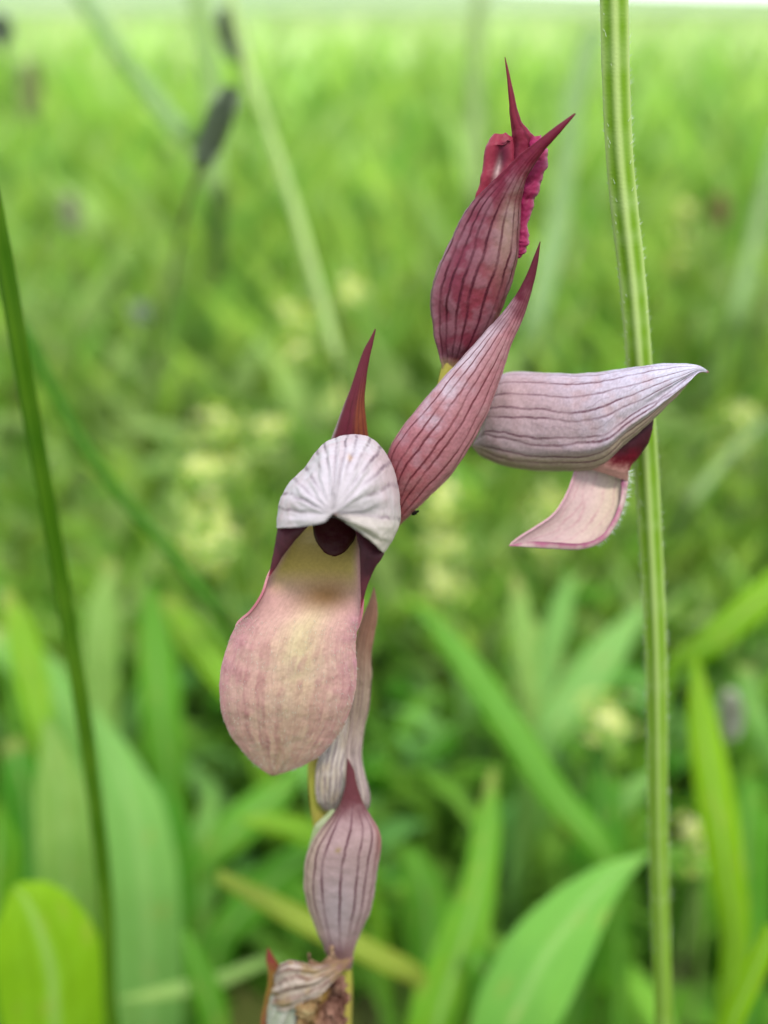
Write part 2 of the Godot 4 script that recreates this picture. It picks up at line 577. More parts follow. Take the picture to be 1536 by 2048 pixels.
func background_plants() -> void:
	pale_leaf = leaf_mat.duplicate()
	pale_leaf.albedo_color = Color(0.14, 0.28, 0.04).linear_to_srgb()
	var spots := [
		[440, 855, 0.30, 2, "pale yellow wildflower left of the white hood, with two whorls"],
		[400, 940, 0.27, 2, "yellow wildflower farthest left of the cluster beside the orchid"],
		[540, 865, 0.31, 1, "small yellow wildflower touching the white hood's upper left"],
		[430, 1085, 0.26, 1, "single low yellow wildflower cluster left of the dark lip lobe"],
		[590, 635, 0.34, 2, "yellow wildflower pair high above the white hood, beside the pale slanting stalk"],
		[700, 590, 0.37, 1, "yellow wildflower just right of the pale slanting stalk's foot"],
		[690, 800, 0.33, 1, "yellow wildflower half hidden behind the pointed dark bract"],
		[890, 1000, 0.28, 3, "tall yellow wildflower behind the orchid between its striped bract and pink lip"],
		[1100, 1010, 0.33, 2, "yellow wildflower seen left of the right flower's hanging lip"],
		[1210, 1440, 0.24, 1, "pale yellow wildflower low beside the right ribbed stalk"],
		[1370, 420, 0.5, 3, "far cream wildflower right of the ribbed stalk near the top"],
		[1480, 830, 0.36, 2, "yellow wildflower near the right edge beyond the hood tip"],
		[1395, 1690, 0.22, 1, "small pale wildflower low between ribbed stalk and bright blade"],
	]
	for s in spots: yellow_plant(s[0], s[1], s[2], s[3], s[4])
	var heads := [
		[1440, 420, 0.5, 34, 60, Color(0.25, 0.17, 0.09), "reddish blurred seed head near the upper right edge"],
		[142, 425, 0.5, 38, 70, Color(0.34, 0.34, 0.22), "pinkish grey seed head at the upper left beneath the dark spikes"],
		[1462, 1430, 0.24, 44, 90, Color(0.55, 0.45, 0.30), "pinkish white flower bud beside the bright upright blade"],
		[280, 625, 0.42, 40, 34, Color(0.28, 0.31, 0.25), "greyish flower head left of the pale slanting stalk"],
		[60, 180, 0.6, 40, 110, Color(0.30, 0.30, 0.15), "tan seed head in the top left corner"],
	]
	for h in heads:
		var c := at(h[0], h[1], h[2])
		var t := thing("meadow_flower", h[6], "flower", Vector3(c.x, 0, c.z))
		tube(t, "stem", [Vector3(c.x, 0, c.z), c], [0.0009, 0.0007], 6, 8, 2, 0.1, stalk_mat, func(_a, _v, _n): return Color(0.2, 0.28, 0.09))
		var hc: Color = h[5]
		hc = hc * 3.4
		spike(t, c - fy * (h[4] * 0.5 / 1024.0 * T * h[2]), c + fy * (h[4] * 0.5 / 1024.0 * T * h[2]), h[3] * 0.5 / 1024.0 * T * h[2], hc, hc * 0.6, 240)

# A dense flower head of small scales round an axis.
func spike(parent: Node, a: Vector3, b: Vector3, r: float, c0: Color, c1: Color, n: int) -> void:
	var st := SurfaceTool.new()
	st.begin(Mesh.PRIMITIVE_TRIANGLES)
	var o := origin_of(parent)
	var d := (b - a).normalized()
	var x := d.cross(fz).normalized()
	var y := x.cross(d)
	var L := (b - a).length()
	for k in n:
		var t := (k + 0.5) / n
		var rr := r * pow(sin(PI * clampf(0.1 + t * 0.86, 0, 1)), 0.45)
		var ang := k * 2.39996
		var e := x * cos(ang) + y * sin(ang)
		var s := e.cross(d)
		var p := a + d * (L * t) - o
		var w := r * rng.randf_range(0.22, 0.42)
		var tip := p + e * rr * rng.randf_range(1.05, 1.4) + d * w * rng.randf_range(0.4, 1.2)
		var lo := p + e * rr * 0.75 - d * w * 0.6
		var mid := p + e * rr
		var c := c0.lerp(c1, rng.randf())
		for q in [lo, mid + s * w * 0.6, tip, lo, tip, mid - s * w * 0.6, p, mid + s * w * 0.6, lo, p, lo, mid - s * w * 0.6]:
			st.set_color(c)
			st.add_vertex(q)
	st.generate_normals()
	put("flower_head", st.commit(), dry_mat, parent)

# ------------------------------------------------------------ blurred stalks and the ribbed one
func stalks() -> void:
	# ribbed hairy stalk on the right, upright from the ground
	var path := []
	for q in [[1221, -330], [1228, 0], [1238, 300], [1268, 600], [1283, 800], [1299, 1050], [1311, 1300], [1317, 1700], [1327, 2048], [1330, 2300]]:
		path.append(at(q[0], q[1], lerpf(0.1125, upright(q[1], 0.1125), 0.7)))
	path.append(Vector3(path[-1].x, 0, path[-1].z))
	path.reverse()
	var t := thing("ribbed_stalk", "tall green hairy ribbed flower stalk in focus, running beside the orchid's right flower", "plant stalk", path[0])
	var green := func(a, v, n):
		var rib := 0.5 + 0.5 * cos(a * TAU * 5.0 + 0.5)
		var c := Color(0.15, 0.28, 0.018).lerp(Color(0.40, 0.51, 0.17), pow(rib, 1.6) * lerpf(0.35, 1.0, smoothstep(0.45, 0.9, v)))
		c = c.lerp(Color(0.50, 0.60, 0.30), clampf(n * 0.4, 0, 0.25) * v)
		return c
	tube(t, "stem", path, [0.00105, 0.00105, 0.0011, 0.00116, 0.0012, 0.00128, 0.0013], 60, 260, 5, 0.09, stalk_mat, green)
	var hs := []
	for k in 700:
		var s := rng.randf()
		var py := lerpf(-60, 1900, s)
		var c := Vector3.ZERO
		for i in path.size() - 1:
			var pa: Vector3 = path[i]
			var pb: Vector3 = path[i + 1]
			var ya := 1024.0 - (pa - EYE).dot(fy) / (pa - EYE).dot(fz) / T * 1024.0
			var yb := 1024.0 - (pb - EYE).dot(fy) / (pb - EYE).dot(fz) / T * 1024.0
			if py <= ya and py >= yb: c = pa.lerp(pb, (ya - py) / (ya - yb))
		if c == Vector3.ZERO: continue
		var ang := rng.randfn() * 0.35 + (PI if rng.randf() < 0.5 else 0.0)
		var e := fx * cos(ang) + fz * sin(ang)
		hs.append([c + e * 0.00125, e * rng.randf_range(0.0002, 0.0005) + Vector3(0, rng.randf_range(0.0002, 0.0007), 0), 0.00003])
	hairs(t, "fine_hair", hs, hair_mat)
	spike(t, path[-1], path[-1] + Vector3(0.001, 0.022, 0), 0.0035, Color(0.10, 0.08, 0.05), Color(0.16, 0.15, 0.08), 260)

	stalk("dark_stalk", "thick dark green blurred stalk rising along the left edge", [[-230, -260], [-110, 80], [-40, 300], [8, 520], [48, 750], [95, 1010], [128, 1194], [165, 1420], [196, 1649], [214, 1832], [226, 2048]], 0.13, 17, Color(0.04, 0.115, 0.006), Color(0.085, 0.18, 0.012))
	stalk("slender_stalk", "thin dark green stalk leaning down towards the orchid's lip from the left", [[40, 640], [90, 745], [150, 860], [250, 1000], [340, 1105], [440, 1230], [560, 1400]], 0.2, 11, Color(0.035, 0.13, 0.008), Color(0.07, 0.18, 0.02))
	stalk("pale_stalk", "pale yellow green slanting stalk right of the dark plantain head", [[430, -120], [462, 0], [500, 150], [545, 280], [590, 420], [640, 590], [680, 740], [705, 860]], 0.26, 9.5, Color(0.44, 0.56, 0.22), Color(0.36, 0.50, 0.16))
	stalk("pale_stalk", "broad faint pale stalk behind the blurred plantain heads at the top", [[385, -60], [410, 80], [425, 200], [432, 400], [436, 700]], 0.42, 18, Color(0.26, 0.38, 0.14), Color(0.22, 0.36, 0.10))
	stalk("pale_stalk", "faint pale stalk crossing the upper left towards the plantain head", [[150, -30], [250, 120], [330, 225], [395, 300], [470, 420]], 0.42, 17, Color(0.26, 0.40, 0.17), Color(0.22, 0.36, 0.12))
	stalk("pale_stalk", "pale blurred upright stalk left of the orchid's topmost bud tip", [[960, -40], [950, 200], [948, 420], [945, 700]], 0.5, 14, Color(0.26, 0.36, 0.13), Color(0.24, 0.34, 0.12))
	stalk("pale_stalk", "pale minty blurred stalk right of the orchid's topmost bud tip", [[1190, 60], [1150, 200], [1120, 420], [1060, 700], [1040, 900]], 0.45, 20, Color(0.26, 0.38, 0.17), Color(0.22, 0.36, 0.12))
	stalk("pale_stalk", "pale slanting stalk near the right edge above the hood tip", [[1560, 260], [1510, 480], [1470, 650], [1420, 830]], 0.42, 14, Color(0.28, 0.38, 0.17), Color(0.22, 0.36, 0.12))
	stalk("pale_stalk", "thin pale stalk curving low right below the hood tip", [[1530, 840], [1450, 920], [1380, 1010], [1330, 1130]], 0.32, 11, Color(0.24, 0.34, 0.13), Color(0.22, 0.33, 0.12))

	plantain(402, 330, 462, 180, 0.19, 24, [[395, 345], [370, 430], [340, 580], [310, 720], [290, 860]], "dark grey green plantain flower head, the largest and lowest of the blurred heads")
	plantain(478, 118, 450, 25, 0.27, 24, [[480, 130], [488, 260], [490, 420]], "dark plantain flower head half hidden behind the pale slanting stalk")
	plantain(6, 85, -2, 35, 0.3, 20, [[7, 95], [20, 200], [30, 400]], "dark plantain flower head cut by the left edge at the top")

func foot(py: float) -> float:      # depth at which the ground shows at that height of the picture
	var sl := (py - 1024.0) / 1024.0 * T
	var a := deg_to_rad(PITCH)
	return EYE.y / (sl * cos(a) + sin(a))

func slanting(px: Array, d: float) -> Array:
	var path := []
	var d1 := foot(px[-1][1])
	for k in px.size():
		var t: float = (px[k][1] - px[0][1]) / (px[-1][1] - px[0][1])
		path.append(at(px[k][0], px[k][1], 1.0 / lerpf(1.0 / d, 1.0 / d1, t)))
	path.reverse()
	return path

func stalk(called: String, label: String, px: Array, d: float, half: float, c0: Color, c1: Color) -> void:
	var path := slanting(px, d)
	if called == "dark_stalk":
		path = []
		for q in px: path.append(at(q[0], q[1], upright(q[1], d)))
		path.append(Vector3(path[-1].x, 0, path[-1].z))
		path.reverse()
	var t := thing(called, label, "plant stalk", path[0], "slender plant stalks in the meadow")
	var r := half / 1024.0 * T * d
	tube(t, "stem", path, [r * 1.1, r, r * 0.9], 16, 60, 4, 0.08, stalk_mat, func(a, _v, n): return c0.lerp(c1, clampf(0.5 + n + 0.3 * cos(a * TAU * 4), 0, 1)))

func plantain(x0: float, y0: float, x1: float, y1: float, d: float, half: float, px: Array, label: String) -> void:
	d *= 1.06
	var a := at(x0, y0, d)
	var b := at(x1, y1, d)
	var path := slanting([[x0, y0]] + px, d)
	var t := thing("plantain_plant", label, "plantain", path[0], "plantain flower heads in the meadow")
	tube(t, "stem", path, [0.0008, 0.0007], 8, 30, 3, 0.1, stalk_mat, func(_a, _v, _n): return Color(0.30, 0.34, 0.13))
	spike(t, a, b, half / 1024.0 * T * d, Color(0.12, 0.17, 0.10), Color(0.36, 0.42, 0.28), 700)
	var hs := []
	for k in 260:
		var q := a.lerp(b, rng.randf_range(0.05, 0.95))
		var e := Vector3(rng.randfn(), rng.randfn() * 0.4, rng.randfn()).normalized()
		var rr := half / 1024.0 * T * d
		hs.append([q + e * rr * 0.8, e * rr * rng.randf_range(0.4, 0.9), rr * 0.03])
	hairs(t, "stamen", hs, hair_mat)

# ------------------------------------------------------------ single leaves near the orchid
func near_leaves() -> void:
	var yg := Color(0.17, 0.32, 0.012)
	var mid := Color(0.09, 0.25, 0.02)
	var mint := Color(0.16, 0.33, 0.075)
	var deep := Color(0.05, 0.19, 0.015)
	var pale := Color(0.23, 0.36, 0.09)
	var L := [
		["plantain_leaf", [[30, 1772, 0.17, 20], [58, 1810, 0.171, 130], [100, 1930, 0.175, 205], [110, 2090, 0.182, 190], [100, 2300, 0.2, 120]], yg, yg, "broad yellow green leaf in the bottom left corner"],
		["plantain_leaf", [[0, 1610, 0.18, 6], [0, 1690, 0.183, 80], [-10, 1800, 0.188, 90], [-20, 2000, 0.2, 70]], mid, yg, "green leaf cut by the left edge just above the corner leaf"],
		["plantain_leaf", [[95, 1440, 0.225, 10], [118, 1560, 0.228, 90], [132, 1700, 0.232, 112], [138, 1850, 0.24, 110], [140, 2048, 0.25, 80]], pale, mid, "pale wide upright leaf left of the thick dark stalk"],
		["plantain_leaf", [[-30, 1270, 0.29, 50], [50, 1320, 0.285, 78], [110, 1390, 0.28, 84], [155, 1480, 0.28, 66], [180, 1600, 0.285, 44], [190, 1720, 0.29, 30]], mint, mid, "mint green leaf arching in from the left edge"],
		["plantain_leaf", [[185, 1415, 0.235, 12], [232, 1520, 0.235, 70], [270, 1640, 0.235, 122], [290, 1800, 0.238, 140], [300, 2048, 0.25, 130]], mint, mint, "wide striped mint leaf just right of the thick dark stalk"],
		["grass_blade", [[425, 1560, 0.26, 10], [412, 1660, 0.26, 55], [395, 1800, 0.262, 66], [375, 1960, 0.268, 50]], mint, mid, "bluish green blade between the mint leaf and the orchid's lip"],
		["grass_blade", [[225, 1120, 0.3, 15], [208, 1220, 0.3, 62], [200, 1350, 0.3, 72], [205, 1500, 0.3, 60]], pale, mid, "pale upright blade crossing behind the thick dark stalk"],
		["grass_blade", [[300, 1170, 0.28, 15], [312, 1300, 0.28, 72], [325, 1450, 0.28, 80], [345, 1600, 0.285, 60]], mid, mid, "mid green upright blade left of the orchid's lip"],
		["grass_blade", [[330, 1195, 0.3, 18], [380, 1265, 0.3, 56], [430, 1330, 0.295, 58], [500, 1430, 0.29, 45]], yg, mid, "bright blade running into the left side of the lip"],
		["grass_blade", [[480, 1640, 0.22, 10], [540, 1645, 0.222, 36], [620, 1668, 0.226, 44], [720, 1720, 0.235, 36]], yg, mid, "bright level blade passing behind the stem under the lip"],
		["grass_blade", [[435, 1750, 0.19, 22], [520, 1795, 0.192, 36], [620, 1848, 0.196, 42], [740, 1905, 0.2, 44], [850, 1975, 0.208, 36]], Color(0.20, 0.26, 0.03), Color(0.21, 0.25, 0.03), "yellowing blade slanting behind the lowest striped bud"],
		["grass_blade", [[240, 2000, 0.21, 8], [330, 1985, 0.212, 26], [430, 1962, 0.216, 26], [560, 1928, 0.225, 18]], pale, pale, "thin pale blade lying low left of the withered flower"],
		["grass_blade", [[1030, 1150, 0.27, 14], [1040, 1220, 0.27, 42], [1052, 1320, 0.27, 46], [1062, 1440, 0.272, 26]], pale, mid, "pale left arm of the V of blades right of the lip"],
		["grass_blade", [[1140, 1150, 0.275, 14], [1122, 1220, 0.275, 48], [1092, 1330, 0.275, 46], [1064, 1445, 0.275, 24]], mint, mint, "minty right arm of the V of blades right of the lip"],
		["grass_blade", [[840, 1215, 0.25, 14], [920, 1310, 0.245, 50], [1010, 1440, 0.24, 58], [1110, 1590, 0.236, 60], [1220, 1735, 0.235, 50]], mid, mid, "long mid green blade slanting down right across the lower meadow"],
		["plantain_leaf", [[1195, 1450, 0.25, 12], [1205, 1550, 0.25, 46], [1200, 1680, 0.25, 100], [1180, 1800, 0.255, 110]], deep, mid, "deep green upright leaf left of the ribbed stalk"],
		["plantain_leaf", [[985, 1540, 0.215, 12], [975, 1650, 0.213, 52], [955, 1780, 0.21, 72], [915, 1920, 0.206, 104], [870, 2070, 0.205, 120]], mid, yg, "long green leaf bending down to the bottom, right of the lowest bud"],
		["plantain_leaf", [[1300, 1705, 0.19, 6], [1220, 1755, 0.188, 60], [1140, 1845, 0.186, 128], [1070, 1950, 0.185, 165], [1010, 2090, 0.186, 150]], Color(0.13, 0.31, 0.05), Color(0.15, 0.33, 0.05), "large bright leaf with its tip touching the ribbed stalk, low right"],
		["plantain_leaf", [[935, 1905, 0.2, 12], [985, 1960, 0.2, 110], [1020, 2040, 0.2, 150], [1040, 2200, 0.205, 120]], mid, deep, "darker green leaf tucked beneath the large bright leaf at the bottom"],
		["grass_blade", [[1388, 1300, 0.2, 8], [1402, 1420, 0.2, 52], [1428, 1580, 0.2, 74], [1450, 1720, 0.202, 72], [1470, 1900, 0.21, 50]], yg, yg, "bright yellow green upright blade right of the ribbed stalk"],
		["grass_blade", [[1590, 1140, 0.22, 60], [1500, 1215, 0.222, 62], [1420, 1285, 0.226, 56], [1340, 1345, 0.235, 30]], yg, mid, "bright blade slanting in from the right edge"],
		["grass_blade", [[1545, 1860, 0.15, 36], [1510, 1940, 0.152, 42], [1460, 2060, 0.156, 40]], yg, yg, "bright blade cut by the bottom right corner"],
		["plantain_leaf", [[1285, 1215, 0.3, 20], [1220, 1300, 0.295, 70], [1160, 1380, 0.292, 82], [1090, 1480, 0.29, 60]], mint, mint, "mint leaf passing behind the ribbed stalk below the right flower"],
		["plantain_leaf", [[1310, 1540, 0.25, 10], [1275, 1575, 0.25, 40], [1235, 1620, 0.252, 44], [1190, 1690, 0.256, 30]], mint, mint, "short mint leaf behind the ribbed stalk beside the deep green leaf"],
		["grass_blade", [[1490, 1330, 0.27, 30], [1500, 1400, 0.27, 44], [1530, 1480, 0.27, 40], [1570, 1600, 0.28, 30]], mint, mid, "mint blade at the right edge beside the pinkish bud"],
		["grass_blade", [[600, 1540, 0.27, 20], [540, 1600, 0.265, 70], [470, 1660, 0.26, 76], [400, 1750, 0.26, 40]], mid, mid, "mid green blade crossing under the lip tip"],
		["grass_blade", [[10, 1180, 0.26, 20], [40, 1260, 0.26, 56], [70, 1380, 0.26, 60], [90, 1500, 0.26, 40]], yg, mid, "bright blade rising near the left edge behind the thick stalk"],
		["grass_blade", [[370, 1860, 0.2, 14], [395, 1930, 0.2, 44], [430, 2040, 0.204, 56]], mid, mid, "short green blade at the bottom left of the withered flower"],
		["plantain_leaf", [[318, 1560, 0.255, 30], [330, 1650, 0.255, 90], [345, 1780, 0.258, 110], [360, 1950, 0.265, 80]], deep, mid, "deep green rounded leaf behind the wide striped mint leaf"],
		["plantain_leaf", [[20, 1480, 0.25, 30], [45, 1560, 0.25, 84], [62, 1680, 0.254, 96], [70, 1820, 0.26, 70]], deep, deep, "dark green rounded leaf left of the pale wide upright leaf"],
		["plantain_leaf", [[640, 1690, 0.24, 30], [575, 1740, 0.242, 78], [510, 1800, 0.246, 84], [440, 1890, 0.25, 60]], mid, deep, "mid green leaf lying low behind the yellowing blade"],
		["plantain_leaf", [[1500, 1560, 0.25, 30], [1495, 1650, 0.25, 84], [1490, 1780, 0.254, 96], [1500, 1930, 0.26, 70]], mid, deep, "rounded leaf at the right edge behind the bright upright blade"],
		["plantain_leaf", [[820, 1700, 0.26, 30], [850, 1790, 0.26, 80], [860, 1900, 0.262, 90], [850, 2020, 0.268, 70]], mid, mid, "rounded green leaf between the lowest bud and the long bending leaf"],
	]
	for q in L:
		var p: Array = q[1]
		var foot := at(p[-1][0], p[-1][1], p[-1][2])
		var t := thing(q[0], q[4], "leaf" if q[0] == "plantain_leaf" else "grass blade", Vector3(foot.x, 0, foot.z), "broad leaves round the orchid" if q[0] == "plantain_leaf" else "single grass blades round the orchid")
		blade(t, "blade", p, q[2], q[3], 0.12)

# ------------------------------------------------------------ the orchid
func orchid() -> void:
	var path := []
	for q in [[684, 2130, 6], [685, 2048, 6], [686, 1960, 6], [676, 1850, 6], [655, 1720, 6], [637, 1600, 5], [634, 1520, 5], [650, 1400, 6], [682, 1250, 7], [715, 1140, 6.5], [755, 1060, 6], [820, 950, 5.4], [872, 850, 5], [893, 760, 5], [906, 700, 5]]:
		path.append(op(q[0], q[1], q[2]))
	path.push_front(Vector3(path[0].x, 0.06, path[0].z + 0.001))
	path.push_front(Vector3(path[0].x + 0.002, 0, path[0].z))
	var o := thing("tongue_orchid", "pink and maroon tongue orchid in focus, two open flowers with striped hoods", "orchid", path[0])
	tube(o, "stem", path, [0.0013, 0.0012, 0.0011, 0.0011, 0.001, 0.0008], 24, 200, 6, 0.03, stalk_mat, func(_a, v, n): return Color(0.36, 0.33, 0.06).lerp(Color(0.42, 0.26, 0.10), clampf(0.2 + n, 0, 1) * smoothstep(0.3, 1.0, v)))
	top_bud(o)
	right_flower(o)
	long_bract(o)
	rear_bract(o)
	front_flower(o)
	lower_flower(o)
	lower_bud(o)
	withered(o)

func top_bud(o: Node3D) -> void:
	var b := Node3D.new()
	b.name = "bud"
	o.add_child(b, true)
	var dark := Color(0.07, 0.006, 0.018)
	var rows := [[1149, 226, 1152, 228, 0, 0.6], [1112, 252, 1122, 264, 0.2, 0.7], [1068, 288, 1088, 302, 0.6, 0.8], [1034, 318, 1064, 336, 1, 0.8], [990, 360, 1049, 372, 1.6, 0.75], [948, 400, 1043, 415, 2.4, 0.7], [920, 440, 1040, 460, 3, 0.7], [896, 490, 1038, 510, 3.4, 0.7], [872, 545, 1029, 550, 3.7, 0.7], [860, 590, 1014, 595, 4, 0.7], [862, 630, 996, 640, 4.3, 0.7], [870, 685, 968, 690, 4.6, 0.7], [881, 715, 940, 725, 5, 0.7], [889, 745, 912, 760, 5, 0.7]]
	var vs := [-0.62, -0.47, -0.34, -0.21, -0.08, 0.07, 0.24, 0.42, 0.58]
	loft(b, "sepal", rows, 150, 260, -130, 120, petal, func(u, v, a, n):
		var c := Color(0.19, 0.034, 0.062).lerp(Color(0.36, 0.23, 0.20), hill(u, 0.34, 0.22) * hill(v, 0.45, 0.22) * 0.9)
		c = c.lerp(Color(0.40, 0.22, 0.27), 0.55 * smoothstep(-0.2, -0.6, u) * smoothstep(0.25, 0.6, v))
		c = c.lerp(Color(0.24, 0.03, 0.055), 0.8 * hill(u, 0.22, 0.28) * hill(v, 0.72, 0.14))
		c = c.lerp(Color(0.36, 0.21, 0.26), clampf(a * 0.7 + 0.1, 0, 0.3))
		c = c.lerp(dark, (0.95 - 0.45 * smoothstep(0.75, 1, v)) * vein(u, v, vs, 0.028, 0.035))
		c = c.lerp(Color(0.15, 0.008, 0.03), 1.0 - smoothstep(0.2, 0.42, v + 0.1 * a))
		c = c.lerp(Color(0.45, 0.38, 0.14), smoothstep(0.9, 0.99, v) * 0.8)
		return c * (1.0 + 0.12 * n),
		func(u, v, a, n): return (-0.03 * vein(u, v, vs, 0.07, 0.035) + 0.12 * a + 0.3 * hill(u, -0.45, 0.08)) * smoothstep(0.02, 0.25, v))
	# the second sepal tip that stands upright behind
	loft(b, "sepal", [[1009, 114, 1011, 115, 3, 0.7], [1013, 150, 1020, 150, 3, 0.7], [1017, 195, 1030, 195, 3, 0.7], [1020, 235, 1042, 238, 3.2, 0.7], [1023, 265, 1060, 262, 3.6, 0.7], [1020, 300, 1082, 290, 4.2, 0.6], [1010, 350, 1080, 340, 4.6, 0.6], [990, 420, 1050, 420, 4.6, 0.5]], 40, 90, -130, 130, petal,
		func(u, v, a, n): return Color(0.19, 0.012, 0.03).lerp(Color(0.34, 0.04, 0.10), smoothstep(0.35, 0.6, v) * (0.6 + a)).lerp(dark, 0.5 * vein(u, v, [-0.3, 0.2], 0.1)) * (1.0 + 0.12 * n),
		func(_u, _v, a, _n): return 0.15 * a)
	# rolled lip edges
	loft(b, "petal_edge", [[989, 268, 1012, 264, 3.5, 0.8], [972, 292, 1028, 276, 3.3, 0.7], [966, 325, 1029, 320, 3.3, 0.6], [960, 360, 1018, 352, 3.2, 0.5], [950, 395, 1000, 390, 3.2, 0.4], [942, 425, 985, 425, 3.4, 0.4]], 60, 70, -120, 110, petal,
		func(u, v, a, n): return Color(0.30, 0.03, 0.06).lerp(Color(0.13, 0.01, 0.04), hill(u, 0.25, 0.3) * hill(v, 0.35, 0.22)).lerp(Color(0.6, 0.42, 0.42), hill(u, 0.12, 0.16) * hill(v, 0.5, 0.12)) * (1.0 + 0.12 * n),
		func(u, v, a, _n): return 0.2 * a - 1.1 * hill(u, 0.2, 0.35) * hill(v, 0.4, 0.3))
	loft(b, "petal_edge", [[1060, 275, 1082, 270, 3.6, 0.8], [1058, 300, 1095, 300, 3.2, 0.8], [1050, 330, 1094, 332, 3.2, 0.8], [1040, 375, 1079, 376, 3.4, 0.8], [1032, 415, 1066, 412, 3.5, 0.8], [1030, 455, 1056, 452, 3.6, 0.8], [1030, 480, 1059, 482, 3.7, 0.8], [1026, 505, 1050, 505, 3.8, 0.8], [1024, 520, 1040, 516, 4, 0.8]], 44, 110, -120, 120, petal,
		func(u, v, a, n): return Color(0.34, 0.02, 0.10).lerp(Color(0.16, 0.006, 0.03), clampf(0.4 * hill(u, 0.0, 0.2) + a, 0, 0.7)).lerp(Color(0.52, 0.2, 0.32), hill(u, 0.6, 0.2) * 0.5) * (1.0 + 0.12 * n),
		func(u, v, a, n): return 0.22 * n1.get_noise_2d(v * 26.0, u * 1.5) + 0.02 * n)

